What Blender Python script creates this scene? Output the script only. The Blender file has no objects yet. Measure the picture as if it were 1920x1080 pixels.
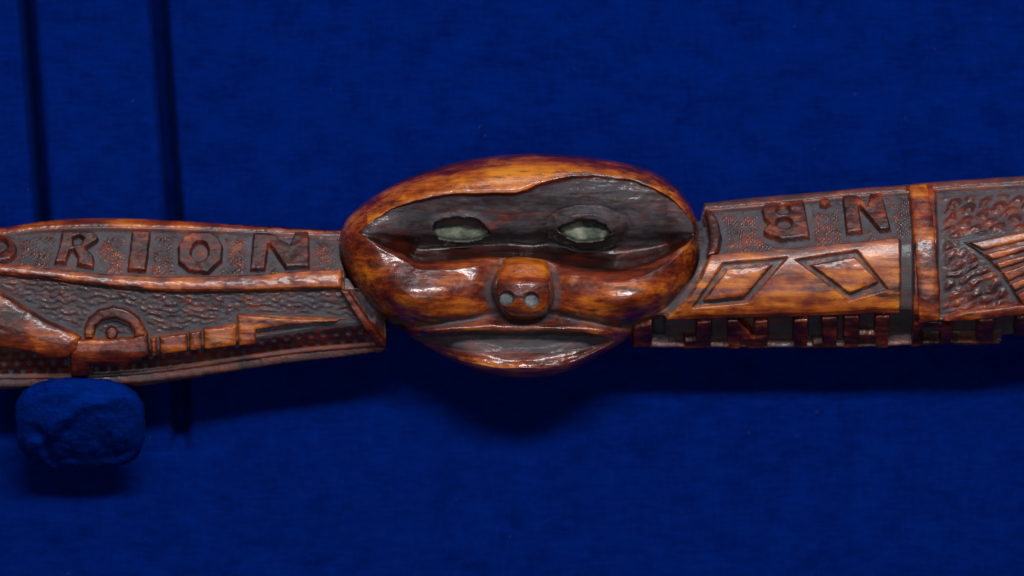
import bpy, math
import numpy as np
from mathutils import Vector

# ------------------------------------------------------------------ units
# drawing unit: 0.15 mm. u to the right, v downwards, d towards the viewer.
S = 0.00015
CX, CY = 960.0, 540.0
sc = bpy.context.scene
col = sc.collection

def W(u, v, d):
    return ((np.asarray(u, float) - CX) * S, -np.asarray(d, float) * S, (CY - np.asarray(v, float)) * S)

# ------------------------------------------------------------------ camera
CAM_DIST = 2.0
cam = bpy.data.cameras.new('camera')
camo = bpy.data.objects.new('camera', cam)
col.objects.link(camo)
camo.location = (0, -CAM_DIST, 0)
camo.rotation_euler = (math.radians(90), 0, 0)
cam.sensor_width = 36
cam.lens = 36 * CAM_DIST / (1920 * S)
cam.clip_start = 0.05
cam.clip_end = 50
cam.dof.use_dof = True
cam.dof.focus_distance = CAM_DIST - 105 * S
cam.dof.aperture_fstop = 4.6
sc.camera = camo

# ------------------------------------------------------------------ world and lamps
world = bpy.data.worlds.new('World')
sc.world = world
world.use_nodes = True
bg = world.node_tree.nodes['Background']
bg.inputs[0].default_value = (0.85, 0.85, 0.9, 1)
bg.inputs[1].default_value = 0.05

def area_lamp(name, loc, target, sx, sy, power, color):
    l = bpy.data.lights.new(name, 'AREA')
    l.shape = 'RECTANGLE'; l.size = sx; l.size_y = sy
    l.energy = power; l.color = color
    o = bpy.data.objects.new(name, l)
    col.objects.link(o)
    o.location = loc
    o.rotation_euler = (Vector(target) - Vector(loc)).to_track_quat('-Z', 'Y').to_euler()
    return o
area_lamp('key_or_fill_lamp', (0.10, -1.28, 0.76), (0, 0, 0), 0.80, 0.15, 27.0, (1.0, 0.965, 0.97))
area_lamp('key_or_fill_lamp', (0.05, -0.40, 1.25), (0, 0, 0), 0.60, 0.20, 2.5, (0.93, 0.92, 1.0))
area_lamp('key_or_fill_lamp', (0.0, -1.95, -0.42), (0, 0, 0), 0.90, 0.50, 7.0, (0.88, 0.90, 1.0))  # unseen fill lamp, added low in front to lift the dark underside

sc.view_settings.view_transform = 'Standard'
sc.view_settings.look = 'None'
sc.view_settings.exposure = 0.0
sc.view_settings.gamma = 1.0

# ------------------------------------------------------------------ numeric helpers
def ss(a, b, x):
    t = np.clip((np.asarray(x, float) - a) / (b - a), 0, 1)
    return t * t * (3 - 2 * t)

def pchip(xs, ys, x):
    xs = np.asarray(xs, float); ys = np.asarray(ys, float)
    h = np.diff(xs); dl = np.diff(ys) / h
    m = np.zeros_like(xs)
    for i in range(1, len(xs) - 1):
        if dl[i-1] * dl[i] > 0:
            w1 = 2*h[i] + h[i-1]; w2 = h[i] + 2*h[i-1]
            m[i] = (w1 + w2) / (w1/dl[i-1] + w2/dl[i])
    m[0] = dl[0]; m[-1] = dl[-1]
    x = np.asarray(x, float)
    i = np.clip(np.searchsorted(xs, x) - 1, 0, len(h) - 1)
    t = np.clip((x - xs[i]) / h[i], 0, 1)
    return ((1+2*t)*(1-t)**2*ys[i] + t*(1-t)**2*h[i]*m[i] + t*t*(3-2*t)*ys[i+1] + t*t*(t-1)*h[i]*m[i+1])

def curve(pts):
    xs = [p[0] for p in pts]; ys = [p[1] for p in pts]
    return lambda x: pchip(xs, ys, x)

RNG = np.random.RandomState(7)
TAB = RNG.rand(256, 256)
def vnoise(x, y):
    x = np.asarray(x, float); y = np.asarray(y, float)
    xi = np.floor(x).astype(int); yi = np.floor(y).astype(int)
    fx = x - xi; fy = y - yi
    fx = fx*fx*(3-2*fx); fy = fy*fy*(3-2*fy)
    g = lambda a, b: TAB[a % 256, b % 256]
    return ((g(xi, yi)*(1-fx) + g(xi+1, yi)*fx)*(1-fy) + (g(xi, yi+1)*(1-fx) + g(xi+1, yi+1)*fx)*fy)
def fbm(x, y, n=3):
    r = 0; a = 0.5; t = 0
    for k in range(n):
        r = r + a*vnoise(x*2**k + 17*k, y*2**k + 31*k); t += a; a *= 0.5
    return r / t

def sdp(poly, U, V):
    """signed distance to a polygon, positive inside"""
    shp = np.shape(U)
    U = np.ravel(U).astype(float); V = np.ravel(V).astype(float)
    best = np.full(U.shape, 1e18); ins = np.zeros(U.shape, bool)
    n = len(poly)
    for i in range(n):
        ax, ay = poly[i]; bx, by = poly[(i+1) % n]
        dx, dy = bx-ax, by-ay
        t = np.clip(((U-ax)*dx + (V-ay)*dy) / (dx*dx + dy*dy + 1e-12), 0, 1)
        best = np.minimum(best, (U-ax-t*dx)**2 + (V-ay-t*dy)**2)
        if ay != by:
            c = ((ay > V) != (by > V)) & (U < (bx-ax)*(V-ay)/(by-ay) + ax)
            ins ^= c
    d = np.sqrt(best)
    return np.where(ins, d, -d).reshape(shp)

def ell(cx, cy, rx, ry, n=28, rot=0.0):
    c, s = math.cos(rot), math.sin(rot)
    return [(cx + rx*math.cos(a)*c - ry*math.sin(a)*s, cy + rx*math.cos(a)*s + ry*math.sin(a)*c)
            for a in [2*math.pi*k/n for k in range(n)]]

def smooth_closed(pts, n):
    """Catmull-Rom through a closed ring of points"""
    P = np.array(pts, float); m = len(P); out = []
    for i in range(m):
        p0, p1, p2, p3 = P[i-1], P[i], P[(i+1) % m], P[(i+2) % m]
        for k in range(n):
            t = k / n
            out.append(0.5*((2*p1) + (-p0+p2)*t + (2*p0-5*p1+4*p2-p3)*t*t + (-p0+3*p1-3*p2+p3)*t**3))
    return np.array(out)

# ------------------------------------------------------------------ mesh helpers
def mesh_object(name, xyz, quads, mat, parent=None, attrs=None, base=(0, 0, 0)):
    xyz = np.asarray(xyz, float) - np.asarray(base, float)
    quads = np.asarray(quads, np.int32)
    used = np.zeros(len(xyz), bool); used[quads.ravel()] = True
    remap = np.cumsum(used) - 1
    xyz = xyz[used]; quads = remap[quads]
    me = bpy.data.meshes.new(name)
    me.vertices.add(len(xyz)); me.vertices.foreach_set('co', xyz.ravel())
    k = quads.shape[1]
    me.loops.add(quads.size); me.loops.foreach_set('vertex_index', quads.ravel())
    me.polygons.add(len(quads))
    me.polygons.foreach_set('loop_start', np.arange(0, quads.size, k))
    me.polygons.foreach_set('use_smooth', np.ones(len(quads), bool))
    me.update(calc_edges=True); me.validate()
    for key, val in (attrs or {}).items():
        a = me.attributes.new(key, 'FLOAT', 'POINT')
        a.data.foreach_set('value', np.asarray(val, float).ravel()[used])
    me.materials.append(mat)
    o = bpy.data.objects.new(name, me)
    col.objects.link(o)
    if parent is not None:
        o.parent = parent
    return o

def grid_quads(nr, nc, wrap=False):
    i = np.arange(nr-1)[:, None]; j = np.arange(nc if wrap else nc-1)[None, :]
    a = i*nc + j; b = i*nc + (j+1) % nc; c = (i+1)*nc + (j+1) % nc; d = (i+1)*nc + j
    return np.stack([a, d, c, b], -1).reshape(-1, 4)

# ------------------------------------------------------------------ materials
def nodes_of(name):
    m = bpy.data.materials.new(name); m.use_nodes = True
    nt = m.node_tree
    return m, nt, nt.nodes['Principled BSDF']

def link(nt, a, b): nt.links.new(a, b)
def mathn(nt, op, a, b=None, clamp=False):
    n = nt.nodes.new('ShaderNodeMath'); n.operation = op; n.use_clamp = clamp
    for k, x in enumerate((a, b)):
        if x is None: continue
        if isinstance(x, (int, float)): n.inputs[k].default_value = x
        else: nt.links.new(x, n.inputs[k])
    return n.outputs[0]
def noise(nt, vec, scale, detail=3.0, rough=0.55):
    n = nt.nodes.new('ShaderNodeTexNoise')
    n.inputs['Scale'].default_value = scale; n.inputs['Detail'].default_value = detail
    n.inputs['Roughness'].default_value = rough
    nt.links.new(vec, n.inputs['Vector'])
    return n.outputs['Fac']
def mapped(nt, scale, loc=(0, 0, 0)):
    tc = nt.nodes.new('ShaderNodeTexCoord'); mp = nt.nodes.new('ShaderNodeMapping')
    mp.inputs['Scale'].default_value = scale; mp.inputs['Location'].default_value = loc
    nt.links.new(tc.outputs['Object'], mp.inputs['Vector'])
    return mp.outputs['Vector']
def ramp(nt, fac, stops):
    r = nt.nodes.new('ShaderNodeValToRGB')
    els = r.color_ramp.elements
    while len(els) < len(stops): els.new(0.5)
    for e, (p, c) in zip(els, stops):
        e.position = p; e.color = (*c, 1) if len(c) == 3 else c
    nt.links.new(fac, r.inputs['Fac'])
    return r.outputs['Color']
def mixc(nt, fac, a, b):
    m = nt.nodes.new('ShaderNodeMix'); m.data_type = 'RGBA'
    if isinstance(fac, (int, float)): m.inputs[0].default_value = fac
    else: nt.links.new(fac, m.inputs[0])
    for k, x in ((6, a), (7, b)):
        if isinstance(x, tuple): m.inputs[k].default_value = (*x, 1)
        else: nt.links.new(x, m.inputs[k])
    return m.outputs[2]
def attr(nt, name):
    a = nt.nodes.new('ShaderNodeAttribute'); a.attribute_name = name
    return a.outputs['Fac']

def wood_material():
    m, nt, p = nodes_of('polished_carved_wood')
    iso = mapped(nt, (1, 1, 1))
    grain_v = mapped(nt, (0.10, 0.6, 1.0), (3.1, 0, 0))
    streak_v = mapped(nt, (0.28, 0.6, 1.0), (0.7, 0, 0.4))
    grain = noise(nt, grain_v, 760, 6, 0.68)
    streak = noise(nt, streak_v, 170, 4, 0.6)
    blotch = noise(nt, iso, 95, 4, 0.62)
    speck = noise(nt, iso, 420, 5, 0.7)
    f = mathn(nt, 'ADD', attr(nt, 'tone'), mathn(nt, 'MULTIPLY', mathn(nt, 'SUBTRACT', grain, 0.5), 0.90))
    f = mathn(nt, 'ADD', f, mathn(nt, 'MULTIPLY', mathn(nt, 'SUBTRACT', streak, 0.5), 0.85))
    f = mathn(nt, 'ADD', f, mathn(nt, 'MULTIPLY', mathn(nt, 'SUBTRACT', blotch, 0.5), 0.95), True)
    c = ramp(nt, f, [(0.0, (0.009, 0.0016, 0.0010)), (0.30, (0.044, 0.0045, 0.0014)), (0.52, (0.130, 0.0165, 0.0020)),
                     (0.74, (0.30, 0.068, 0.0035)), (1.0, (0.48, 0.160, 0.010))])
    scratch_v = mapped(nt, (0.22, 0.7, 1.0), (0.2, 0, 0.9))
    scr = noise(nt, scratch_v, 480, 5, 0.68)
    patchy = noise(nt, iso, 70, 3, 0.5)
    dark = ramp(nt, mathn(nt, 'ADD', scr, mathn(nt, 'MULTIPLY', mathn(nt, 'SUBTRACT', patchy, 0.5), 0.5)),
                [(0.0, (1, 1, 1)), (0.33, (1, 1, 1)), (0.46, (0, 0, 0)), (1.0, (0, 0, 0))])
    c = mixc(nt, mathn(nt, 'MULTIPLY', dark, 0.80), c, (0.014, 0.006, 0.005))
    dn = noise(nt, iso, 330, 4, 0.65)
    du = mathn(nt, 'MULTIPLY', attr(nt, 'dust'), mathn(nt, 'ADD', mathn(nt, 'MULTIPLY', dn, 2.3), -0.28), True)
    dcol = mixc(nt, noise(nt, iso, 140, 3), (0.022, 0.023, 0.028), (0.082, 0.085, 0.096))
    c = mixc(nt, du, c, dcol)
    link(nt, c, p.inputs['Base Color'])
    r = mathn(nt, 'ADD', mathn(nt, 'MULTIPLY', speck, 0.30), mathn(nt, 'SUBTRACT', 0.36, mathn(nt, 'MULTIPLY', attr(nt, 'gloss'), 0.13)))
    r = mathn(nt, 'ADD', r, mathn(nt, 'MULTIPLY', du, 0.35), True)
    link(nt, r, p.inputs['Roughness'])
    p.inputs['IOR'].default_value = 1.5
    gl = attr(nt, 'gloss')
    link(nt, mathn(nt, 'MULTIPLY', mathn(nt, 'SUBTRACT', 0.55, mathn(nt, 'MULTIPLY', du, 0.50), True), gl), p.inputs['Coat Weight'])
    p.inputs['Coat Roughness'].default_value = 0.12
    link(nt, mathn(nt, 'SUBTRACT', 0.36, mathn(nt, 'MULTIPLY', du, 0.20), True), p.inputs['Specular IOR Level'])
    b1 = nt.nodes.new('ShaderNodeBump'); b1.inputs['Strength'].default_value = 0.55; b1.inputs['Distance'].default_value = 0.00022
    hsum = mathn(nt, 'ADD', mathn(nt, 'MULTIPLY', grain, 0.5), mathn(nt, 'MULTIPLY', speck, 0.6))
    hsum = mathn(nt, 'ADD', hsum, mathn(nt, 'MULTIPLY', noise(nt, iso, 1300, 3), 0.25))
    hsum = mathn(nt, 'ADD', hsum, mathn(nt, 'MULTIPLY', noise(nt, iso, 230, 3), 0.55))
    link(nt, hsum, b1.inputs['Height']); link(nt, b1.outputs[0], p.inputs['Normal'])
    b2 = nt.nodes.new('ShaderNodeBump'); b2.inputs['Strength'].default_value = 0.45; b2.inputs['Distance'].default_value = 0.00022
    link(nt, hsum, b2.inputs['Height']); link(nt, b2.outputs[0], p.inputs['Coat Normal'])
    return m
WOOD = wood_material()

def inlay_material():
    m, nt, p = nodes_of('pale_grey_green_inlay')
    iso = mapped(nt, (1, 1, 1))
    n = noise(nt, iso, 190, 4, 0.6)
    c = ramp(nt, n, [(0.32, (0.010, 0.014, 0.010)), (0.46, (0.045, 0.058, 0.038)), (0.60, (0.13, 0.145, 0.10)), (0.78, (0.27, 0.27, 0.20))])
    c = mixc(nt, mathn(nt, 'MULTIPLY', attr(nt, 'dust'), 1.0, True), c, (0.03, 0.035, 0.022))
    link(nt, c, p.inputs['Base Color'])
    p.inputs['Roughness'].default_value = 0.6
    p.inputs['Specular IOR Level'].default_value = 0.3
    b = nt.nodes.new('ShaderNodeBump'); b.inputs['Strength'].default_value = 0.35; b.inputs['Distance'].default_value = 0.0003
    link(nt, noise(nt, iso, 500, 4), b.inputs['Height']); link(nt, b.outputs[0], p.inputs['Normal'])
    return m
INLAY = inlay_material()
DULL = INLAY.copy(); DULL.name = 'dull_grey_inlay'; DULL.node_tree.nodes['Principled BSDF'].inputs['Roughness'].default_value = 0.75; DULL.node_tree.nodes['Principled BSDF'].inputs['Specular IOR Level'].default_value = 0.15
for _n in DULL.node_tree.nodes:
    if _n.type == 'VALTORGB':
        for _e, _c in zip(_n.color_ramp.elements, [(.03, .034, .037), (.07, .08, .083), (.125, .135, .137), (.20, .21, .205)]): _e.color = (*_c, 1)

def cloth_material(name, base, light):
    m, nt, p = nodes_of(name)
    iso = mapped(nt, (1, 1, 1))
    th = mapped(nt, (0.12, 1, 1.0))
    tv = mapped(nt, (1.0, 1, 0.10))
    threads = noise(nt, th, 1500, 2)
    warp = noise(nt, tv, 1500, 2)
    mott = noise(nt, mapped(nt, (0.8, 1, 1.15)), 105, 5, 0.62)
    fine = noise(nt, iso, 900, 3)
    f = mathn(nt, 'ADD', mathn(nt, 'MULTIPLY', mott, 0.75), mathn(nt, 'MULTIPLY', mathn(nt, 'ADD', threads, mathn(nt, 'MULTIPLY', warp, 0.5)), 0.60))
    f = mathn(nt, 'ADD', f, mathn(nt, 'MULTIPLY', mathn(nt, 'SUBTRACT', fine, 0.75), 0.36))
    c = ramp(nt, f, [(0.42, base), (1.12 if False else 1.0, light)])
    link(nt, c, p.inputs['Base Color'])
    p.inputs['Roughness'].default_value = 0.95
    p.inputs['Specular IOR Level'].default_value = 0.0
    p.inputs['Sheen Weight'].default_value = 0.05
    p.inputs['Sheen Roughness'].default_value = 0.4
    p.inputs['Sheen Tint'].default_value = (0.02, 0.10, 0.7, 1)
    b = nt.nodes.new('ShaderNodeBump'); b.inputs['Strength'].default_value = 0.5; b.inputs['Distance'].default_value = 0.0002
    h = mathn(nt, 'ADD', threads, mathn(nt, 'MULTIPLY', warp, 0.6))
    h = mathn(nt, 'ADD', h, fine)
    link(nt, h, b.inputs['Height']); link(nt, b.outputs[0], p.inputs['Normal'])
    return m
CLOTH = cloth_material('deep_blue_felt', (0.0001, 0.0042, 0.055), (0.0003, 0.0112, 0.124))
CLOTH2 = cloth_material('blue_felt_wrapping', (0.0001, 0.0048, 0.060), (0.0004, 0.0140, 0.140))

# ------------------------------------------------------------------ the covered board
BOARD_D = -135.0
def seam_l(v): return np.interp(v, [-400, 0, 420, 900, 1500], [0, 34, 66, 100, 140])
def seam_r(v): return np.interp(v, [-400, 0, 420, 860, 1500], [262, 291, 321, 338, 360])
BATTEN_END = 872.0
def make_board():
    us = np.unique(np.concatenate([np.arange(-700, -60, 32), np.arange(-60, 460, 5), np.arange(460, 2660, 26)]))
    vs = np.arange(-620, 1720, 14.0)
    U, V = np.meshgrid(us, vs)
    d = np.full(U.shape, BOARD_D) + 9*(fbm(U/310, V/260, 2) - 0.5)
    sl, sr = seam_l(V), seam_r(V)
    cut = ss(-6, 8, U - sl + 6) * ss(-8, 18, sr - U + 12) * ss(BATTEN_END - 6, BATTEN_END - 190, V)
    d -= 170*cut
    d -= 10*np.exp(-np.maximum(0, U - sr)/26)*ss(BATTEN_END + 60, BATTEN_END - 40, V)*(U > sr - 4)
    X, Y, Z = W(U, V, d)
    o = mesh_object('backdrop', np.stack([X, Y, Z], -1).reshape(-1, 3), grid_quads(len(vs), len(us)), CLOTH)
    o['kind'] = 'structure'
    # padded batten lying in the recess, its cloth rolled over both long edges
    s = np.concatenate([-1 - np.linspace(0.22, 0.02, 6), np.linspace(-1, 1, 60), 1 + np.linspace(0.02, 0.22, 6)])
    vs = np.arange(-620, BATTEN_END - 6, 12.0)
    Sg, Vg = np.meshgrid(s, vs)
    sl, sr = seam_l(Vg) + 17, seam_r(Vg) - 15
    sc_ = np.clip(Sg, -1, 1)
    Ug = (sl + sr)/2 + sc_*(sr - sl)/2 - np.sign(Sg)*12*np.maximum(0, np.abs(Sg) - 1)/0.22
    e = np.minimum(1 - np.abs(sc_), 0.16)/0.16
    dg = BOARD_D - 22 + 24*np.sqrt(np.clip(1 - (1 - e)**2, 0, 1)) - 800*np.maximum(0, np.abs(Sg) - 1) + 5*(fbm(Ug/120, Vg/150, 2) - 0.5)
    # one small pulled crease
    dg += 4*np.exp(-((Vg - (216 - 0.08*(Ug - 270)))/5)**2)*ss(235, 280, Ug)
    endr = ss(BATTEN_END, BATTEN_END - 130, Vg)
    dg = dg*1.0 - 9*(1 - np.sqrt(np.clip(1 - (1 - endr)**2, 0, 1)))
    X, Y, Z = W(Ug, Vg, dg)
    b = mesh_object('padded_batten', np.stack([X, Y, Z], -1).reshape(-1, 3), grid_quads(len(vs), len(s)), CLOTH, o)
make_board()

# ------------------------------------------------------------------ the padded peg
def make_peg():
    e = bpy.data.objects.new('padded_peg', None); col.objects.link(e)
    bx, by, bz = [float(t) for t in W(151, 800, BOARD_D)]
    base = (bx, by, bz)
    e.location = base
    e['label'] = 'short blue felt wrapped peg under the left end of the carved club'
    e['category'] = 'peg'
    # (distance from board, scale) profile from the board to the rolled rim, then the end face
    n = 260
    th = np.linspace(0, 2*np.pi, n, endpoint=False)
    c, s = np.cos(th), np.sin(th)
    ex = 2/3.1
    RX = 121*np.sign(c)*np.abs(c)**ex
    RY = 86*np.sign(s)*np.abs(s)**ex
    cu, cv = 151.0, 794.0
    rows = []
    for d, k in [(-215, .80), (-100, .80), (-60, .80), (-20, .82), (10, .87), (26, .94), (40, .985), (54, 1.0), (66, .99), (76, .965)]:
        rows.append((k, np.full(n, d)))
    side_rows = len(rows)
    def end_face(k):
        U = cu + RX*k; V = cv + RY*k
        d = 76 + 30*(np.sqrt(np.clip(1 - (k*0.99)**2.4, 0, 1)) - 0.32) 
        # wrapped folds of the gathered cloth
        g = 26*(fbm(U/62 + 3.4, V/48 + 1.2, 3) - 0.5)
        q = V - (752 + 0.0042*(U - 215)**2*(U < 215) + 0.0035*(U - 215)**2*(U >= 215) + 3*np.sin(U/15))
        d = d + g*ss(1.0, 0.8, k) - 9*ss(-14, 26, q)*ss(0.97, 0.75, k)*ss(60, 110, U) + 6*np.exp(-(q/14)**2)*ss(60, 110, U)*ss(240, 200, U)*ss(0.95, 0.7, k)
        q2 = np.abs(U - 75 - 0.35*(V - 800) )
        d = d - 9*np.exp(-(q2/10)**2)*ss(795, 815, V)*ss(1.0, 0.85, k)
        return d
    for k in np.linspace(0.965, 0.0, 70)[1:]:
        rows.append((k, end_face(k)))
    Us, Vs, Ds = [], [], []
    for k, d in rows:
        wob = 1 + 0.07*(fbm(th*1.5, np.full(n, k*3)) - 0.5)
        Us.append(cu + RX*k*wob); Vs.append(cv + RY*k*wob); Ds.append(d)
    Us, Vs, Ds = np.array(Us), np.array(Vs), np.array(Ds)
    front = np.clip((Ds + 30)/70, 0, 1)
    Ds = Ds - front*118*np.clip((Vs - 742)/140, 0, 1)**1.5
    fz = front*3.4*(fbm(Us/6, Vs/6 + Ds/9, 2) - 0.5)
    Us = Us + fz*np.sign(Us - cu); Vs = Vs + fz*np.sign(Vs - cv)
    Ds = Ds + front*2.2*(fbm(Us/7 + 9, Vs/7, 2) - 0.5)
    X, Y, Z = W(Us, Vs, Ds)
    xyz = np.stack([X, Y, Z], -1)
    def part(name, a, b):
        sub = xyz[a:b]
        mesh_object(name, sub.reshape(-1, 3), grid_quads(b - a, n, True), CLOTH2, e, base=base)
    part('cloth_sleeve', 0, side_rows)
    part('gathered_end', side_rows - 1, len(rows))
make_peg()

# ------------------------------------------------------------------ the carved club
club = bpy.data.objects.new('carved_club', None); col.objects.link(club)
CB = tuple(float(t) for t in W(960, 560, 0))
club.location = CB
club['label'] = 'glossy reddish brown wooden club carved with a broad flat nosed face, letters and lozenges'
club['category'] = 'carved club'

def part(name, U, V, D, quads, parent, dust, tone, mat=WOOD, label=None, gloss=0.35):
    X, Y, Z = W(U, V, D)
    o = mesh_object(name, np.stack([X, Y, Z], -1).reshape(-1, 3), quads, mat, parent,
                    {'dust': np.broadcast_to(dust, np.shape(U)), 'tone': np.broadcast_to(tone, np.shape(U)), 'gloss': np.broadcast_to(gloss, np.shape(U))}, CB)
    if label: o['label'] = label
    return o

# outline of the head
OUT = smooth_closed([(633, 462), (640, 430), (662, 398), (705, 366), (762, 334), (830, 311), (900, 296), (980, 289), (1050, 290), (1120, 297),
                     (1180, 308), (1230, 325), (1264, 347), (1288, 374), (1303, 405), (1311, 440), (1313, 475), (1305, 510), (1289, 543), (1268, 572), (1242, 594),
                     (1214, 608), (1180, 634), (1135, 662), (1085, 688), (1040, 702), (990, 708), (930, 704), (880, 691), (832, 667), (785, 641), (752, 618),
                     (722, 598), (692, 570), (667, 540), (648, 510), (637, 486)], 8)

class Facets:
    """cross-section of a shaft: lines v_k(u) with depths d_k; gives points and normals"""
    def __init__(self, lines, soft=0):
        self.soft = soft
        self.lines = lines      # list of (curve, depth)
    def depth(self, U, V):
        r = self.soft
        if r == 0: return self.raw(U, V)
        return sum(self.raw(U, V + o*r) for o in (-1, -0.6, -0.2, 0.2, 0.6, 1))/6
    def raw(self, U, V):
        vs = [c(U) for c, _ in self.lines]
        D = np.full(np.shape(U), float(self.lines[0][1]))
        for k in range(len(vs) - 1):
            a, b = vs[k], vs[k+1]
            t = np.clip((V - a)/np.maximum(b - a, 1e-6), 0, 1)
            d0, d1 = self.lines[k][1], self.lines[k+1][1]
            seg = d0 + (d1 - d0)*t
            D = np.where(V >= a, seg, D)
        return D
    def sdepth(self, U, V):
        return 0.25*self.depth(U, V-3) + 0.5*self.depth(U, V) + 0.25*self.depth(U, V+3)
    def frame(self, U, V):
        t, b = self.lines[0][0](U), self.lines[-1][0](U)
        V = np.clip(V, t + 0.3, b - 0.3)
        D = self.depth(U, V)
        e = 2.0
        Vc = np.clip(V, t + 5, b - 5)
        gu = (self.depth(U+e, Vc) - self.depth(U-e, Vc))/(2*e)
        gv = (self.depth(U, Vc+4) - self.depth(U, Vc-4))/8
        l = np.sqrt(gu*gu + gv*gv + 1)
        return U, V, D, -gu/l, -gv/l, 1/l
    def put(self, U, V, h):
        u, v, d, nu, nv, nd = self.frame(U, V)
        return u + nu*h, v + nv*h, d + nd*h

def relief(name, F, polys, holes=(), top=0.0, foot=-11.0, bev=3.0, step=1.6, bulge=0.0, bw=14.0, parent=None,
           tone=0.5, dust=0.0, label=None, hfun=None, tnoise=0.15):
    allp = np.array([p for q in polys for p in q], float)
    u0, v0 = allp.min(0) - 4; u1, v1 = allp.max(0) + 4
    us = np.arange(u0, u1 + step, step); vs = np.arange(v0, v1 + step, step)
    U, V = np.meshgrid(us, vs)
    wu = U + 1.6*(fbm(U/9, V/9, 2) - 0.5); wv = V + 1.6*(fbm(U/9 + 50, V/9, 2) - 0.5)
    sd = np.max([sdp(q, wu, wv) for q in polys], axis=0)
    for q in holes:
        sd = np.minimum(sd, -sdp(q, wu, wv))
    h = foot + (top - foot)*ss(-0.8, bev, sd)
    h = h + bulge*np.sqrt(np.clip(1 - (1 - np.clip(sd/bw, 0, 1))**2, 0, 1))
    h = h + 1.8*(fbm(U/16 + 9, V/11, 3) - 0.5)*(sd > 0)
    if hfun is not None: h = h + hfun(U, V, sd)
    Q = grid_quads(len(vs), len(us))
    ok = (sd.ravel() > -2.6)
    Q = Q[ok[Q].all(1)]
    du = np.clip(dust + 0.9*ss(1.2, -0.8, sd)*0.8, 0, 1)
    tn = tone + tnoise*(fbm(U/22, V/16, 3) - 0.5)*2
    pu, pv, pd = F.put(U, V, h)
    return part(name, pu, pv, pd, Q, parent, du, tn, label=label)

def shaft(name, F, u0, u1, step, nfront, Hfun, parent, label):
    us = np.arange(u0, u1 + 0.1, step)
    s = 0.5 - 0.5*np.cos(np.linspace(0, np.pi, nfront))
    s = 0.45*s + 0.55*np.linspace(0, 1, nfront)
    U, Sg = np.meshgrid(us, s)
    t, b = F.lines[0][0](U), F.lines[-1][0](U)
    V = t + (b - t)*Sg
    h, dust, tone = Hfun(U, V)
    h = h - 85*ss(3, 16, sdp(OUT.tolist(), U, V))
    pu, pv, pd = F.put(U, V, h)
    # back half: a half ellipse between the two silhouettes, down to the board
    nb = 26
    ph = np.linspace(0, np.pi, nb)[1:-1]
    tb, bb = pv[-1], pv[0]
    BU = np.repeat(us[None, :], nb - 2, 0)
    mid = (tb + bb)/2; half = (tb - bb)/2
    BV = mid + half*np.cos(ph)[:, None]
    BD = -105*np.sin(ph)[:, None] + (pd[-1]*(0.5 + 0.5*np.cos(ph)[:, None]) + pd[0]*(0.5 - 0.5*np.cos(ph)[:, None]))
    UU = np.vstack([pu, BU, pu[:1]]); VV = np.vstack([pv, BV, pv[:1]]); DD = np.vstack([pd, BD, pd[:1]])
    z = np.zeros_like(BU)
    dd = np.vstack([dust, z, dust[:1]]); tt = np.vstack([tone, z + 0.3, tone[:1]])
    Q = grid_quads(len(UU), len(us))
    n0 = UU.size
    # end caps
    rows = len(UU); nc = len(us)
    cu = [UU[:, 0].mean(), UU[:, -1].mean()]; cv = [VV[:, 0].mean(), VV[:, -1].mean()]; cd = [DD[:, 0].mean(), DD[:, -1].mean()]
    caps = []
    for k, j in ((0, 0), (1, nc - 1)):
        for i in range(rows - 1):
            a, b2 = i*nc + j, (i+1)*nc + j
            caps.append([a, b2, n0 + k, n0 + k])
    UU = np.append(UU.ravel(), cu); VV = np.append(VV.ravel(), cv); DD = np.append(DD.ravel(), cd)
    dd = np.append(dd.ravel(), [0, 0]); tt = np.append(tt.ravel(), [.3, .3])
    o = part(name, UU, VV, DD, Q, parent, dd, tt, label=label)
    # caps as triangles joined to the same mesh
    import bmesh
    bm = bmesh.new(); bm.from_mesh(o.data); bm.verts.ensure_lookup_table()
    be = [e for e in bm.edges if e.is_boundary]
    # only close the two end loops
    bmesh.ops.holes_fill(bm, edges=be, sides=0)
    bm.to_mesh(o.data); bm.free()
    return o

# ---------------------------------------------------------------- left shaft
Lt = curve([(-120, 452), (0, 428), (60, 418), (110, 412), (180, 409), (250, 410), (320, 413), (400, 418), (480, 424), (560, 429), (640, 433), (760, 438)])
La = curve([(-120, 464), (0, 441), (100, 429), (200, 427), (300, 429), (400, 432), (480, 435), (560, 437), (640, 439), (760, 444)])
Lb = curve([(-120, 482), (0, 493), (100, 503), (190, 512), (300, 518), (400, 517), (500, 513), (560, 508), (640, 505), (760, 503)])
Lc = curve([(-120, 500), (0, 513), (100, 523), (190, 535), (260, 542), (350, 547), (450, 546), (550, 543), (640, 541), (760, 540)])
Lm = curve([(-120, 650), (0, 655), (130, 662), (290, 662), (450, 645), (560, 628), (640, 615), (760, 605)])
Lr = curve([(-120, 716), (0, 709), (130, 708), (265, 700), (350, 690), (450, 676), (550, 662), (650, 653), (720, 648), (760, 646)])
Le = curve([(-120, 733), (0, 726), (60, 725), (170, 725), (265, 720), (350, 706), (450, 690), (550, 675), (650, 663), (722, 656), (760, 654)])
FL = Facets([(Lt, 0), (La, 30), (Lb, 88), (Lc, 98), (Lm, 84), (Lr, 34), (Le, 0)], 6)

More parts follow.
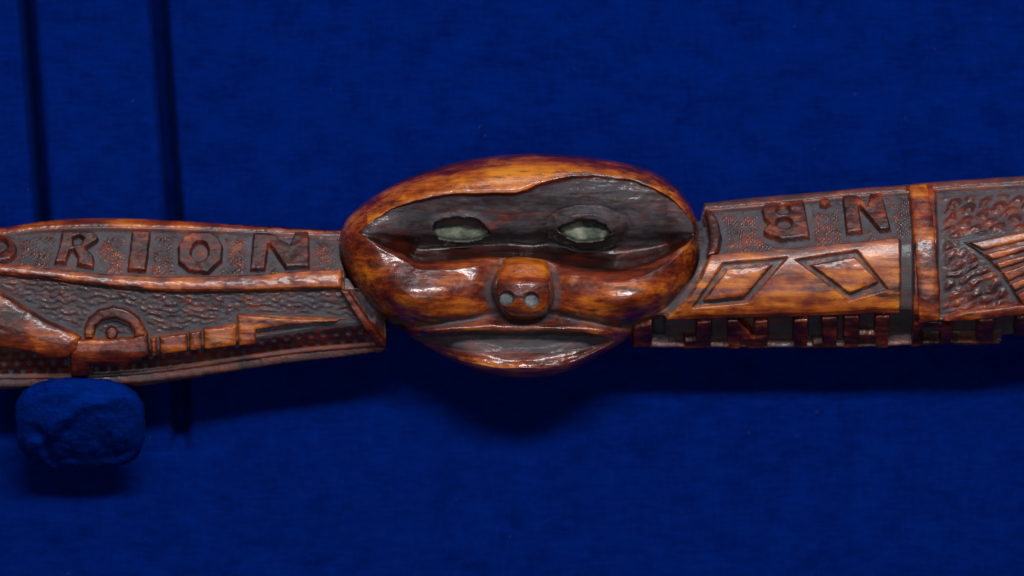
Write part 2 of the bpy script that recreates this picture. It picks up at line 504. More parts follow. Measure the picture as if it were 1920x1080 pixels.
O1 = [ell(4, 464, 34, 25, 10, 0.3)]; O1h = [ell(2, 459, 15, 12)]
Rp = [(117, 432), (175, 433), (188, 443), (186, 450), (164, 464), (180, 478), (181, 501), (148, 496), (150, 482), (141, 468), (135, 470), (129, 493), (106, 491), (114, 460)]
Rh = [(141, 445), (150, 442), (159, 447), (152, 457), (141, 458)]
Ip = [(248, 432), (285, 432), (278, 508), (243, 505)]
O2 = [(360, 434), (395, 434), (412, 443), (421, 460), (419, 488), (394, 511), (358, 508), (337, 492), (335, 460), (345, 443)]
O2h = ell(377, 471, 15, 18)
Np = [(475, 435), (508, 436), (545, 457), (552, 434), (581, 434), (583, 500), (537, 501), (506, 457), (500, 505), (471, 505)]
LEFT_LETTERS = [(O1, O1h), ([Rp], [Rh]), ([Ip], []), ([O2], [O2h]), ([Np], [])]

HULL = [(-90, 500), (-40, 521), (0, 541), (40, 567), (90, 598), (135, 618), (158, 630), (152, 655), (132, 668), (100, 668), (40, 656), (-90, 640)]
CARR = [(136, 632), (160, 636), (254, 632), (281, 621), (286, 664), (262, 674), (240, 686), (175, 684), (170, 706), (135, 706)]
ARCH = [(163, 634), (163, 612), (172, 594), (190, 580), (218, 573), (246, 580), (266, 595), (277, 614), (280, 630), (256, 634), (256, 622), (244, 607), (222, 598), (200, 601), (186, 612), (180, 634)]
SPIKE = [(448, 589), (540, 595), (655, 600), (530, 612), (484, 619), (483, 645), (450, 648)]
BARREL = [[(286, 633), (298, 631), (299, 666), (288, 668)], [(302, 630), (355, 623), (356, 658), (304, 664)],
          [(358, 622), (381, 618), (382, 655), (359, 658)], [(385, 615), (447, 609), (447, 648), (386, 655)]]
DIAG = [(636, 541), (657, 543), (728, 646), (722, 652), (706, 651), (684, 618), (646, 560)]

def union(polys, U, V):
    return np.max([sdp(q, U, V) for q in polys], axis=0)

def left_H(U, V):
    a, b, c, m, r = La(U), Lb(U), Lc(U), Lm(U), Lr(U)
    n1 = fbm(U/11, V/7, 3); n2 = fbm(U/26 + 5, V/18, 2)
    panel = ss(-1, 2, V - a)*ss(-1, 2, b - V)
    lower = ss(-1, 2, V - c)*ss(-1, 2, r - V)
    h = -11*panel - 11*lower
    lets = []
    for p, hs in LEFT_LETTERS:
        s = union(p, U, V)
        for q in hs: s = np.minimum(s, -sdp(q, U, V))
        lets.append(s)
    sl = np.max(lets, axis=0)
    rough = panel*ss(-6, -15, sl)*ss(4, 12, V - a)*ss(3, 10, b - V)
    stip = np.sin(V*0.95 + 1.6*n2*6)*np.sin(U*0.62 + n2*9)
    h += rough*(4.5*stip*0.6 + 6*(n1 - 0.35))
    dust = panel*(0.95 - 0.80*rough*ss(0.3, 0.62, n1))
    motif = union([HULL, CARR, ARCH, SPIKE] + BARREL, U, V)
    # scaly ground above the motif, punched rows below it
    up = lower*ss(6, -6, V - (m - 12))*ss(-3, -11, motif)
    chis = 0.5 + 0.5*np.sin((V - 0.02*U + 2.6*np.sin(U/5.5 + 8*n2) + 5*(n2 - 0.5))/11.0*2*np.pi)
    scal = 0.68*fbm(U/13 + 0.35*V/13, V/7.5, 2) + 0.28*chis*(0.35 + fbm(U/19 + 7, V/13, 2))
    h += up*(7*(scal - 0.42)) + up*2.5*(fbm(U/6, V/5, 2) - 0.5)
    dust = np.maximum(dust, lower*(0.88 - 0.5*up*ss(0.40, 0.62, scal)))
    lowband = lower*ss(-4, 6, V - (m + 6) )*ss(-2, -7, motif)
    vv = V - r
    row = vv/15.0
    ri = np.floor(row)
    uu = U/23.0 + 0.5*(ri % 2)
    dist = np.sqrt(((uu - np.floor(uu) - 0.5)*23)**2 + ((row - ri - 0.5)*15)**2)
    dot = ss(6.5, 3.0, dist)
    h += lowband*(2.0 - 2.2*dot)
    dust = np.where(lowband > 0.3, 0.06 + 1.1*dot, dust)
    # bare groove between the end strip and the head
    gx = (U - 657) - (V - 545)*0.68
    beyond = np.maximum(ss(0, 8, gx)*ss(520, 540, V), ss(642, 647, U)*ss(496, 505, V)*ss(550, 540, V))
    h = h - 34*beyond
    dust = np.maximum(dust, 0.9*beyond)
    dust = np.maximum(dust, 0.85*ss(612, 632, U)*panel)
    tone = 0.36 + 0.35*(n2 - 0.5)
    return h, np.clip(dust, 0, 1), tone

left = shaft('shaft', FL, -96, 724, 2.0, 230, left_H, club, 'left half of the shaft with the raised name and gun')
RAIL_L = [(u, Lt(u) - 0 + 1) for u in range(-96, 650, 16)]
def band(c0, c1, u0, u1, stp=14):
    us = np.append(np.arange(u0, u1 - 1, stp), u1)
    return [(u, float(c0(u))) for u in us] + [(u, float(c1(u))) for u in us[::-1]]
relief('edge_rail', FL, [band(lambda u: Lt(u) + 1.0, La, -92, 644)], top=1.0, foot=-9, bev=2.5, bulge=3, bw=7, parent=left, tone=0.55)
relief('ridge_band', FL, [band(Lb, Lc, -92, 644)], top=1, foot=-12, bev=3, bulge=6, bw=16, parent=left, tone=0.60, tnoise=0.3)
relief('edge_rail', FL, [band(lambda u: Lr(u) + 1, lambda u: Le(u) - 1, -92, 722)], top=7, foot=-9, bev=4, bulge=4, bw=8, parent=left, tone=0.46, dust=0.5)  # dust on the rim, its grey also painting the light on the lip
for (p, hs), ch in zip(LEFT_LETTERS, 'ORION'):
    relief('letter', FL, p, hs, top=0.5, foot=-13, bev=2.6, bulge=1.2, bw=6, parent=left, tone=0.25, tnoise=0.36, label='raised letter ' + ch)
relief('rounded_hull', FL, [HULL], top=2, foot=-13, bev=4, bulge=17, bw=52, parent=left, tone=0.48, tnoise=0.25)
relief('gun_carriage', FL, [CARR], top=1, foot=-13, bev=3, bulge=5, bw=16, parent=left, tone=0.42)
relief('arch', FL, [ARCH], top=0, foot=-13, bev=3, bulge=5, bw=9, parent=left, tone=0.50)
relief('pivot', FL, [ell(214, 624, 12, 13)], top=-4, foot=-13, bev=3, bulge=4, bw=8, parent=left, tone=0.40)
for q in BARREL:
    relief('barrel_band', FL, [q], top=0, foot=-13, bev=2.5, bulge=5, bw=14, parent=left, tone=0.66)
relief('barrel_tip', FL, [SPIKE], top=1, foot=-13, bev=2.5, bulge=3, bw=8, parent=left, tone=0.62, tnoise=0.3)
relief('end_strip', FL, [DIAG], top=2, foot=-30, bev=4, bulge=3, bw=8, parent=left, tone=0.32)

# ---------------------------------------------------------------- right shaft
Rt = curve([(1150, 400), (1300, 383), (1330, 380), (1400, 372), (1500, 363), (1600, 354), (1690, 347), (1745, 342), (1800, 338), (1920, 330), (2050, 322)])
Ra = curve([(1150, 412), (1300, 396), (1400, 388), (1500, 378), (1600, 368), (1690, 361), (1745, 357), (1800, 352), (1920, 346), (2050, 338)])
Rb = curve([(1150, 494), (1328, 478), (1450, 468), (1560, 458), (1680, 446), (1760, 440), (1920, 426), (2050, 415)])
Rmid = lambda u: 0.55*Rb(u) + 0.45*Rc(u)
Rc = curve([(1150, 597), (1247, 593), (1400, 589), (1560, 584), (1684, 578), (1760, 598), (1800, 596), (1920, 582), (2050, 572)])
Rd = curve([(1150, 603), (1247, 600), (1400, 597), (1560, 592), (1684, 588), (1760, 603), (1800, 602), (1920, 590), (2050, 580)])
Re = curve([(1150, 657), (1400, 657), (1600, 656), (1720, 652), (1870, 646), (1920, 640), (2050, 628)])
R25 = lambda u: 0.5*(Rb(u) + Rmid(u))
R75 = lambda u: 0.5*(Rc(u) + Rmid(u))
FR = Facets([(Rt, 0), (Ra, 28), (Rb, 100), (R25, 109), (Rmid, 113), (R75, 110), (Rc, 99), (Rd, 93), (Re, 8)], 11)

Bp = [(1440, 374), (1507, 371), (1516, 444), (1463, 450), (1428, 438), (1429, 427), (1440, 418), (1430, 410), (1426, 390)]
Bh = [ell(1467, 392, 12, 8), ell(1468, 418, 13, 9)]
DOT = [(1533, 369), (1552, 367), (1556, 380), (1546, 386), (1535, 384)]
N2 = [(1577, 367), (1606, 364), (1624, 384), (1628, 362), (1653, 360), (1667, 429), (1645, 432), (1609, 386), (1614, 434), (1583, 438)]
UNDER = [('I', [(1186, 612), (1222, 607), (1224, 652), (1184, 655)], []),
         ('J', [(1304, 603), (1333, 601), (1335, 655), (1278, 656), (1283, 638), (1303, 636)], []),
         ('N', [(1360, 600), (1381, 599), (1412, 634), (1411, 602), (1438, 600), (1441, 655), (1402, 656), (1388, 636), (1388, 656), (1364, 656)], []),
         ('I', [(1484, 599), (1513, 598), (1514, 655), (1486, 655)], []),
         ('J', [(1535, 595), (1567, 593), (1570, 655), (1520, 656), (1521, 643), (1540, 640)], []),
         ('H', [(1577, 593), (1608, 592), (1609, 625), (1637, 625), (1636, 592), (1665, 591), (1666, 655), (1640, 655), (1638, 637), (1610, 637), (1608, 655), (1580, 655)], []),
         ('P', [(1708, 607), (1726, 602), (1764, 604), (1784, 615), (1784, 645), (1762, 650), (1706, 652)], [[(1724, 619), (1745, 615), (1760, 622), (1760, 640), (1730, 641), (1722, 630)]]),
         ('I', [(1828, 600), (1860, 598), (1862, 638), (1877, 640), (1874, 647), (1785, 651), (1784, 640), (1828, 640)], []),
         (None, [(1900, 594), (1980, 588), (1980, 632), (1900, 634)], [])]
D1o = [(1295, 578), (1352, 493), (1473, 482), (1400, 568)]; D1i = [(1314, 565), (1361, 503), (1447, 494), (1393, 558)]
D2o = [(1487, 487), (1602, 469), (1660, 543), (1586, 565)]; D2i = [(1512, 496), (1598, 480), (1644, 530), (1588, 551)]
COLLAR = [(1701, 349), (1739, 345), (1746, 400), (1751, 470), (1756, 540), (1757, 600), (1716, 606), (1712, 540), (1707, 470), (1703, 400)]
MOULD = [(1318, 392), (1334, 394), (1346, 412), (1352, 440), (1347, 466), (1338, 480), (1322, 482), (1328, 440)]
FIN = [(1798, 452), (1990, 418), (1990, 584), (1912, 584), (1890, 545), (1872, 515), (1844, 484)]

def right_H(U, V):
    t, a, b, c, d_ = Rt(U), Ra(U), Rb(U), Rc(U), Rd(U)
    n1 = fbm(U/11 + 20, V/7, 3); n2 = fbm(U/28 + 9, V/18, 2)
    lettp = ss(-1, 2, V - a)*ss(-1, 2, b - V)*ss(1708, 1704, U)
    strip = ss(1680, 1684, U)*ss(1708, 1704, U)*ss(-1, 2, V - a)
    right_ = ss(1750, 1755, U)*ss(-1, 2, V - a)*ss(-1, 2, c - V)
    under = ss(-1, 2, V - d_)
    h = -11*np.maximum(np.maximum(lettp, strip), right_)
    h = np.where(under > 0, np.minimum(h, -22*under), h)
    dust = 0.95*np.maximum(np.maximum(lettp, strip*0.62), right_)
    s = np.max([sdp(Bp, U, V), sdp(DOT, U, V), sdp(N2, U, V), sdp(MOULD, U, V)], axis=0)
    rough = lettp*ss(-7, -14, s)*ss(6, 14, V - a)*ss(3, 9, b - V)
    stip = np.sin(V*0.9 + n2*5)*np.sin(U*0.75 + n2*7)
    h += rough*(3.2*stip + 5*(n1 - 0.35))
    dust -= 0.72*rough*ss(0.3, 0.6, n1)
    # gouged scales beyond the collar
    sfin = sdp(FIN, U, V)
    gr = right_*ss(1757, 1770, U)*ss(-4, -12, sfin)*ss(5, 14, V - a)*ss(5, 14, c - V)
    w = V + 0.42*(U - 1760)
    jx = 9*(fbm(U/30 + 1, V/22, 2) - 0.5); jy = 9*(fbm(U/30 + 40, V/22, 2) - 0.5)
    rw = (w + 2*jy)/19.0; rk = np.floor(rw)
    qx = (U + 2*jx)/33.0 + 0.5*(rk % 2) + 0.3*np.sin(rk*5.1)
    fx = (qx - np.floor(qx) - 0.5)*2; fy = (rw - rk - 0.5)*2
    sca = np.clip(1 - np.sqrt(fx**2*0.9 + fy**2*0.9), 0, 1)*0.55 + 0.32*fbm(U/13 + 3, w/9, 2) + 0.12
    h += gr*(8.5*(sca - 0.30)) + gr*2*(fbm(U/6, V/5, 2) - 0.5)
    dust -= 0.85*gr*ss(0.24, 0.40, sca)
    # lozenge grooves
    for q in (D1o, D2o):
        g = ss(-1.0, 2.5, sdp(q, U, V))
        h -= 9*g; dust = np.maximum(dust, 0.9*g)
    dust = np.maximum(dust, under*0.85)
    # sunken groove that follows the head
    gx = U - np.interp(V, [380, 410, 440, 480, 520, 560, 600], [1312, 1322, 1328, 1322, 1306, 1282, 1240])
    gro = ss(9, 1, gx)
    h -= 12*gro + 22*ss(-4, -22, gx)*ss(470, 400, V) + 30*ss(8, 0, gx)*ss(412, 396, V)
    dust = np.maximum(dust, 0.9*gro)
    tone = 0.36 + 0.35*(n2 - 0.5)
    lozenge_panel = ss(-1, 2, V - b)*ss(-1, 2, c - V)*ss(1684, 1680, U)
    tone = tone + 0.27*lozenge_panel - 0.25*strip
    return h, np.clip(dust, 0, 1), tone

right = shaft('shaft', FR, 1188, 2010, 2.0, 230, right_H, club, 'right half of the shaft with lozenges and fin')
relief('edge_rail', FR, [band(lambda u: Rt(u) + 1, Ra, 1318, 1700)], top=1, foot=-9, bev=2.5, bulge=3, bw=8, parent=right, tone=0.36, dust=0.35)
relief('edge_rail', FR, [band(lambda u: Rt(u) + 1, Ra, 1745, 2005)], top=1, foot=-9, bev=2.5, bulge=3, bw=8, parent=right, tone=0.36, dust=0.35)
relief('edge_rail', FR, [band(lambda u: Rc(u) - 14*ss(1758, 1800, u), lambda u: Rd(u) - 1, 1758, 2005)], top=1, foot=-12, bev=3, bulge=4, bw=8, parent=right, tone=0.50)
relief('letter', FR, [Bp], Bh, top=0.5, foot=-13, bev=2.6, bulge=1.2, bw=6, parent=right, tone=0.33, tnoise=0.36, label='raised letter B carved upside down')
relief('dot', FR, [DOT], top=0, foot=-13, bev=2.6, bulge=1, bw=6, parent=right, tone=0.5)
relief('letter', FR, [N2], top=0.5, foot=-13, bev=2.6, bulge=1.2, bw=6, parent=right, tone=0.33, tnoise=0.36, label='raised letter N beside the collar')
relief('edge_rail', FR, [band(lambda u: Re(u) - 9, lambda u: Re(u) - 0.5, 1190, 1880)], top=-5, foot=-25, bev=3, bulge=2, bw=5, step=1.3, parent=right, tone=0.36, dust=0.35)
for ch, p, hs in UNDER:
    relief('letter', FR, [p], hs, top=0, foot=-25, bev=2.6, step=1.3, parent=right, tone=0.32, tnoise=0.25,
           label=('raised letter %s on the underside' % ch) if ch else 'raised letter on the underside cut by the frame')
relief('lozenge', FR, [D1i], top=0, foot=-11, bev=2.6, bulge=2, bw=16, parent=right, tone=0.58, tnoise=0.25)
relief('lozenge', FR, [D2i], top=0, foot=-11, bev=2.6, bulge=2, bw=16, parent=right, tone=0.60, tnoise=0.25)
relief('collar', FR, [COLLAR], top=2, foot=-13, bev=3, bulge=5, bw=16, parent=right, tone=0.52, tnoise=0.35)
relief('curved_strip', FR, [MOULD], top=0, foot=-14, bev=3, bulge=4, bw=12, parent=right, tone=0.30)
relief('fin', FR, [FIN], top=-3, foot=-13, bev=3, parent=right, tone=0.34, dust=0.55)
fb = [(1804, 453), (1836, 474), (1853, 492), (1868, 508), (1883, 531), (1895, 550), (1914, 580)]
fe = [419, 437, 453, 469, 483, 498, 530]
for k in range(6):
    (x0, y0), (x1, y1) = fb[k], fb[k+1]
    relief('fin_ray', FR, [[(x0 + 2, y0 + 2), (1990, fe[k] + 2.5), (1990, fe[k+1] - 2.5), (x1 - 1, y1 - 3)]], top=2, foot=-6, bev=2.5, bulge=2, bw=7, parent=right, tone=0.56)

# ---------------------------------------------------------------- the head
HC = (972.0, 478.0)
yu = curve([(672, 436), (690, 421), (720, 402), (760, 383), (820, 368), (880, 363), (930, 364), (965, 363), (990, 355), (1015, 343), (1050, 334), (1110, 329), (1170, 335), (1220, 351), (1260, 375), (1290, 405), (1304, 436)])
yl = curve([(672, 437), (690, 448), (720, 462), (760, 478), (795, 492), (850, 491), (900, 485), (940, 482), (985, 486), (1025, 488), (1050, 496), (1100, 505), (1150, 508), (1200, 500), (1250, 480), (1285, 458), (1304, 438)])
mu = curve([(772, 634), (800, 629), (850, 624), (920, 620), (1000, 621), (1080, 623), (1130, 630), (1152, 636)])
ml = curve([(772, 635), (800, 651), (840, 668), (900, 683), (960, 690), (1010, 690), (1060, 681), (1100, 665), (1130, 650), (1152, 637)])
crease = curve([(722, 597), (760, 606), (820, 606), (880, 599), (920, 590), (980, 585), (1040, 590), (1100, 602), (1170, 610), (1216, 606)])
EYE_L = [(812, 431), (818, 419), (838, 411), (866, 409), (892, 413), (909, 424), (918, 437), (902, 446), (878, 451), (846, 450), (822, 445)]
EYE_R = [(1097 + (x - 1097)*1.10, 431 + (y - 431)*1.12) for x, y in [(1050, 428), (1064, 419), (1090, 412), (1112, 415), (1130, 424), (1140, 436), (1126, 446), (1104, 450), (1082, 449), (1064, 442)]]

def head_fields(U, V):
    ed = np.maximum(sdp(OUT.tolist(), U, V), 0)
    wk = ss(4, 20, ed)
    U0, V0 = U, V
    U = U + wk*5*(fbm(U0/31 + 11, V0/23, 3) - 0.5)
    V = V + wk*5*(fbm(U0/37 + 71, V0/19, 3) - 0.5)
    E = np.interp(V, [290, 480, 610, 690], [82, 74, 58, 34])
    k = np.clip(ed/E, 0, 1)
    d = 104*np.sqrt(np.clip(1 - (1 - k)**2, 0, 1)) + 14*np.clip(1 - ((U - 972)/330)**2, 0, 1)*k
    n = fbm(U/70, V/34, 3); n2 = fbm(U/14, V/10, 3)
    d += 3.0*(n - 0.5)*k + 0.9*(n2 - 0.5)*k
    tone = np.full(U.shape, 0.50) + 0.55*(fbm(U/120 + 4, V/36 + 2, 3) - 0.5)
    dust = np.zeros(U.shape)
    # cheeks
    d += 42*np.exp(-((U - 778)/102)**2 - ((V - 551)/45)**2) + 44*np.exp(-((U - 1176)/102)**2 - ((V - 556)/45)**2)
    # valley beside the nose
    d -= 27*np.exp(-((U - 980)/66)**4 - ((V - 545)/60)**4)
    # crease under the cheeks
    cr = V - crease(U)
    m = ss(716, 745, U)*ss(1222, 1195, U)
    d -= (15*np.exp(-(cr/8)**2) + 10*ss(-4, 14, cr)*ss(20, 60, ed))*m
    dust = np.maximum(dust, 0.9*np.exp(-((cr - 1)/8)**2)*m*ss(0.25, 0.55, n2 + 0.15*np.exp(-((U - 1000)/160)**2)))
    ng = np.abs(np.sqrt(((U - 981)/1.0)**2 + ((V - 545)/1.0)**2) - 64)
    dust = np.maximum(dust, 0.85*np.exp(-(ng/8)**2)*ss(485, 520, V))
    d += 9*np.exp(-((V - (mu(U) - 8))/8)**2)*ss(765, 800, U)*ss(1165, 1130, U)
    # mouth
    wd = np.maximum(ml(U) - mu(U), 0.01)
    t = (V - mu(U))/wd
    inside = (U > 772) & (U < 1152) & (t > -0.02) & (t < 1.0)
    prof = np.interp(t, [-0.02, 0.05, 0.12, 0.34, 0.6, 0.82, 0.95, 1.0], [0, .45, .9, 1.0, .93, .62, .2, 0])
    mouth = np.where(inside, prof, 0)*np.clip(wd/34, 0, 1)
    d -= 28*mouth
    dust = np.maximum(dust, np.where(inside & (t > 0.03), 0.80*ss(0.80, 0.38, t) + 0.10, 0))
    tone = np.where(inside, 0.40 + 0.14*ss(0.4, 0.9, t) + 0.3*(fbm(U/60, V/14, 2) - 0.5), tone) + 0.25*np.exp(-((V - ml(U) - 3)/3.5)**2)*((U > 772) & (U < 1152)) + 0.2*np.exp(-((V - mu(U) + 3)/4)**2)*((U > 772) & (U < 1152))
    # eye hollow
    wc = np.maximum(yl(U) - yu(U), 0.01)
    tc = (V - yu(U))/wc
    inc = (U > 672) & (U < 1304) & (tc > -0.05) & (tc < 1.12)
    fall = pchip([-0.05, 0.0, 0.04, 0.09, 0.35, 0.60, 0.72, 0.80, 0.90, 1.0, 1.12], [0, .03, .12, .18, .38, .60, .84, .93, .70, .18, 0], tc)
    cav = np.where(inc, fall, 0)*np.clip(wc/112, 0, 1)**1.7
    # bridge between the eyes stands a little forward
    bridge = np.exp(-((U - 985)/42)**2)
    d -= 104*cav*(1 - 0.10*bridge)
    floor = np.where(inc, ss(0.03, 0.07, tc)*ss(0.86, 0.52, tc + 0.4*(fbm(U0/40 + 3, V0/25, 3) - 0.5)), 0)*ss(0, 40, wc)
    # mounds of the lids
    for (cx, cy, rx, ry, hh) in ((864, 431, 80, 33, 9), (1103, 430, 78, 44, 22)):
        r = np.sqrt(((U - cx)/rx)**2 + ((V - cy)/ry)**2) + 0.28*(fbm(U0/34 + 5, V0/22, 3) - 0.5)
        mo = ss(1.0, 0.55, r)
        d += hh*mo*np.where(inc, 1, 0)
        floor = np.maximum(floor, mo*np.where(inc, 0.95, 0))
        d -= (0.3 if cx < 1000 else 1.6)*np.exp(-((r - 1.03)/0.06)**2)*np.where(inc & (tc > 0.1) & (tc < 0.95), 1, 0)
    rid = np.exp(-((r - 0.86)/0.10)**2)
    d += 3.0*rid*np.where(inc, 1, 0)
    gou = fbm(U/60 + 8, V/9, 3)
    d += floor*2.6*(gou - 0.5) + floor*0.9*(n2 - 0.5)
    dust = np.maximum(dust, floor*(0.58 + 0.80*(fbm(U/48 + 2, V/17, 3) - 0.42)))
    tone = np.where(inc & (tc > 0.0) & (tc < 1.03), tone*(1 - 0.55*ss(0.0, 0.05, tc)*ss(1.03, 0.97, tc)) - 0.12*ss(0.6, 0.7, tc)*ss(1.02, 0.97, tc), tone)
    for q in (EYE_L, EYE_R):
        s = sdp(q, U + 7*(fbm(U0/15, V0/12, 2) - 0.5), V + 7*(fbm(U0/15 + 30, V0/12, 2) - 0.5))
        d -= 30*ss(-2.0, 3.5, s)
        dust = np.maximum(dust, 0.6*ss(-5, 1, s))
    # forehead and cheek fronts more amber, upper outer edge darker
    fore = np.where((V < yu(U)) & (ed > 10) & (U > 690) & (U < 1300), 1, 0)*ss(8, 30, ed)
    tone = tone + 0.26*fore
    tone = tone - 0.22*ss(8, 2, ed)*ss(420, 380, V)
    tone = tone + 0.10*np.exp(-((U - 800)/90)**2 - ((V - 560)/26)**2) + 0.08*np.exp(-((U - 1180)/110)**2 - ((V - 560)/30)**2)
    return d, np.clip(dust, 0, 1), np.clip(tone, 0.02, 1)

def make_head():
    ang = np.arctan2(OUT[:, 1] - HC[1], OUT[:, 0] - HC[0])
    rad = np.hypot(OUT[:, 1] - HC[1], OUT[:, 0] - HC[0])
    o = np.argsort(ang); ang = ang[o]; rad = rad[o]
    na = 1500
    th = np.linspace(-np.pi, np.pi, na, endpoint=False)
    # spread the spokes evenly along the outline
    R0 = np.interp(th, ang, rad, period=2*np.pi)
    arc = np.cumsum(R0); arc = arc/arc[-1]*2*np.pi - np.pi
    th = np.interp(th, arc, th, period=2*np.pi)
    th = np.sort(th)
    R = np.interp(th, ang, rad, period=2*np.pi)
    nr = 250
    x = np.linspace(0.004, 1, nr)
    r = 1 - (1 - x)**1.25
    r = 0.6*x + 0.4*np.sin(x*np.pi/2)
    r = r/r[-1]
    Rr, Th = np.meshgrid(r, np.arange(na), indexing='ij')
    U = HC[0] + Rr*R[None, :]*np.cos(th)[None, :]
    V = HC[1] + Rr*R[None, :]*np.sin(th)[None, :]
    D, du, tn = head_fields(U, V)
    nb = 24
    ph = np.linspace(0, np.pi/2, nb)[1:]
    rb = np.cos(ph)*0.985 + 0.015
    BU = HC[0] + rb[:, None]*R*np.cos(th); BV = HC[1] + rb[:, None]*R*np.sin(th)
    BD = np.repeat((-118*np.sin(ph))[:, None], na, 1) + D[-1][None, :]
    UU = np.vstack([U, BU]); VV = np.vstack([V, BV]); DD = np.vstack([D, BD])
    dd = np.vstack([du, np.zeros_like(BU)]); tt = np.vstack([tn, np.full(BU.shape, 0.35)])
    Q = grid_quads(nr + nb - 1, na, True)[:, ::-1]
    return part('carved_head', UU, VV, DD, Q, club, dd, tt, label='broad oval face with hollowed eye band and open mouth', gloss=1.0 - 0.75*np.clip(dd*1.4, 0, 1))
head = make_head()

def patch(name, poly, dfun, parent, grow=4.0, step=1.6, mat=INLAY, label=None):
    P = np.array(poly); u0, v0 = P.min(0) - grow - 2; u1, v1 = P.max(0) + grow + 2
    us = np.arange(u0, u1, step); vs = np.arange(v0, v1, step)
    U, V = np.meshgrid(us, vs)
    s = sdp(poly, U, V)
    d = dfun(U, V, s)
    Q = grid_quads(len(vs), len(us)); ok = s.ravel() > -grow; Q = Q[ok[Q].all(1)]
    return part(name, U, V, d, Q, parent, ss(5, -2, s)*0.7, 0.5, mat, label)
for q in (EYE_L, EYE_R):
    c = np.mean(q, axis=0)
    ring = np.array(smooth_closed(q, 3))
    dd, _, _ = head_fields(ring[:, 0] + 0.0, ring[:, 1])
    # plane through the rim of the socket
    A = np.c_[ring[:, 0] - c[0], ring[:, 1] - c[1], np.ones(len(ring))]
    cf, *_ = np.linalg.lstsq(A, dd, rcond=None)
    patch('eye_inlay', q, lambda U, V, s, cf=cf, c=c: cf[2] - 15 + cf[0]*(U - c[0]) + 0.22*(V - c[1]) + 7*np.sqrt(np.clip(1 - (1 - np.clip(s/20, 0, 1))**2, 0, 1))
          + 5*(fbm(U/16, V/12, 3) - 0.5), head)

# ---------------------------------------------------------------- the nose
NOSE = smooth_closed([(936, 494), (944, 484), (965, 481), (1000, 483), (1022, 487), (1032, 497), (1039, 525), (1041, 555), (1033, 579), (1016, 595), (988, 601), (958, 598), (938, 583), (924, 560), (920, 535), (926, 512)], 6)
NC = (981.0, 541.0)
NOS = [(950.5, 558.5, 13.5), (996, 561.5, 14.0)]
def nose_depth(U, V):
    ed = np.maximum(sdp(NOSE.tolist(), U, V), 0)
    hv = pchip([470, 482, 500, 520, 534, 545, 562, 580, 594, 606], [18, 32, 48, 66, 80, 81, 77, 68, 53, 30], V)
    k = np.clip(ed/15, 0, 1)
    kk = np.sqrt(np.clip(1 - (1 - k)**2, 0, 1))
    # the flat top plane keeps sharper side edges
    d = 62 + 26*kk + hv*(0.25 + 0.75*kk)
    d -= 0.0050*(U - 981)**2 - 0.006*np.abs(U - 981)
    d += 1.4*(fbm(U/13, V/9, 3) - 0.5)
    for x, y, r in NOS:
        d -= 15*ss(1.5, -3.0, np.hypot(U - x, V - y) - r)
    return d
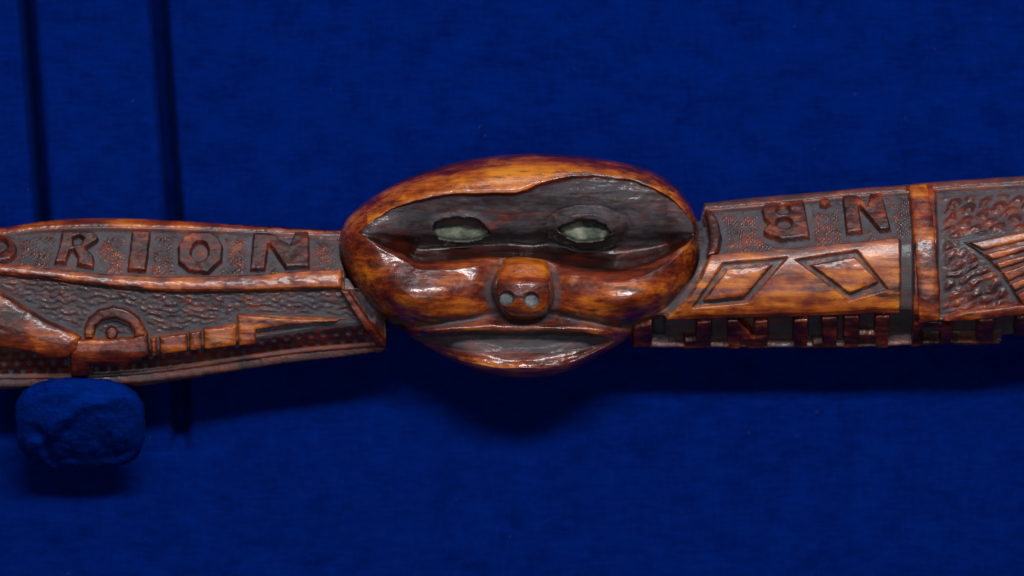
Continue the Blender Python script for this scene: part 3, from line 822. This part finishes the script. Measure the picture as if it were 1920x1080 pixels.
def make_nose():
    na, nr = 420, 90
    ang = np.arctan2(NOSE[:, 1] - NC[1], NOSE[:, 0] - NC[0]); rad = np.hypot(NOSE[:, 1] - NC[1], NOSE[:, 0] - NC[0])
    o = np.argsort(ang)
    th = np.linspace(-np.pi, np.pi, na, endpoint=False)
    R = np.interp(th, ang[o], rad[o], period=2*np.pi)
    x = np.linspace(0.005, 1, nr); r = 0.5*x + 0.5*np.sin(x*np.pi/2)
    U = NC[0] + r[:, None]*R*np.cos(th); V = NC[1] + r[:, None]*R*np.sin(th)
    D = nose_depth(U, V)
    skirt = 6
    SU = np.repeat(U[-1:], skirt, 0); SV = np.repeat(V[-1:], skirt, 0)
    SD = D[-1][None, :] - np.linspace(6, 50, skirt)[:, None]
    dust = np.vstack([0.0*U, np.full(SU.shape, 0.5)])
    for x0, y0, r0 in NOS:
        q = ss(2.5, -1, np.abs(np.hypot(U - x0, V - y0) - r0))*0.5
        dust[:nr] = np.maximum(dust[:nr], q)
    tone = np.vstack([0.50 + 0.22*ss(526, 512, V) - 0.14*np.exp(-((V - 540)/13)**2) + 0.12*ss(565, 585, V), np.full(SU.shape, 0.3)])
    Q = grid_quads(nr + skirt, na, True)[:, ::-1]
    return part('nose', np.vstack([U, SU]), np.vstack([V, SV]), np.vstack([D, SD]), Q, club, dust, tone, label='blunt faceted nose', gloss=1.0)
nose = make_nose()
for x, y, r in NOS:
    d0 = float(nose_depth(np.array([x]), np.array([y]))[0])
    patch('nostril_inlay', ell(x, y, r - 1.0, r - 1.0, 24), lambda U, V, s, d0=d0: d0 + 4 + 2*np.sqrt(np.clip(1 - (1 - np.clip(s/12, 0, 1))**2, 0, 1)) + 2.5*(fbm(U/6, V/6, 2) - 0.5), nose, grow=3.0, step=1.0, mat=DULL)

# ---------------------------------------------------------------- lint caught on the cloth
def make_lint():
    r = np.random.RandomState(3); V_, F_ = [], []
    for k in range(60):
        if k < 6:
            u, v = [(43, 355), (275, 823), (1060, 842), (1866, 32), (1500, 820), (640, 905)][k]
        else:
            u, v = r.uniform(-250, 2150), r.uniform(-150, 1250)
        a = r.uniform(0, 3.14); L = r.uniform(3, 9); c = r.uniform(-0.5, 0.5)
        b = len(V_)
        n = 5
        for i in range(n):
            t = (i/(n - 1) - 0.5)*L
            uu, vv = u + t*math.cos(a + c*i/n), v + t*math.sin(a + c*i/n)
            for (du, dd) in ((0.5, 0), (-0.25, 0.45), (-0.25, -0.45)):
                V_.append([float(x) for x in W(uu - du*math.sin(a), vv + du*math.cos(a), BOARD_D + 6.0 + dd + 1.5*math.sin(i))])
        for i in range(n - 1):
            for j in range(3):
                F_.append([b + 3*i + j, b + 3*i + (j+1) % 3, b + 3*i + 3 + (j+1) % 3, b + 3*i + 3 + j])
    m, nt, p = nodes_of('pale_lint'); p.inputs['Base Color'].default_value = (0.03, 0.05, 0.13, 1); p.inputs['Roughness'].default_value = 0.9
    o = mesh_object('lint', V_, F_, m); o['kind'] = 'stuff'
make_lint()
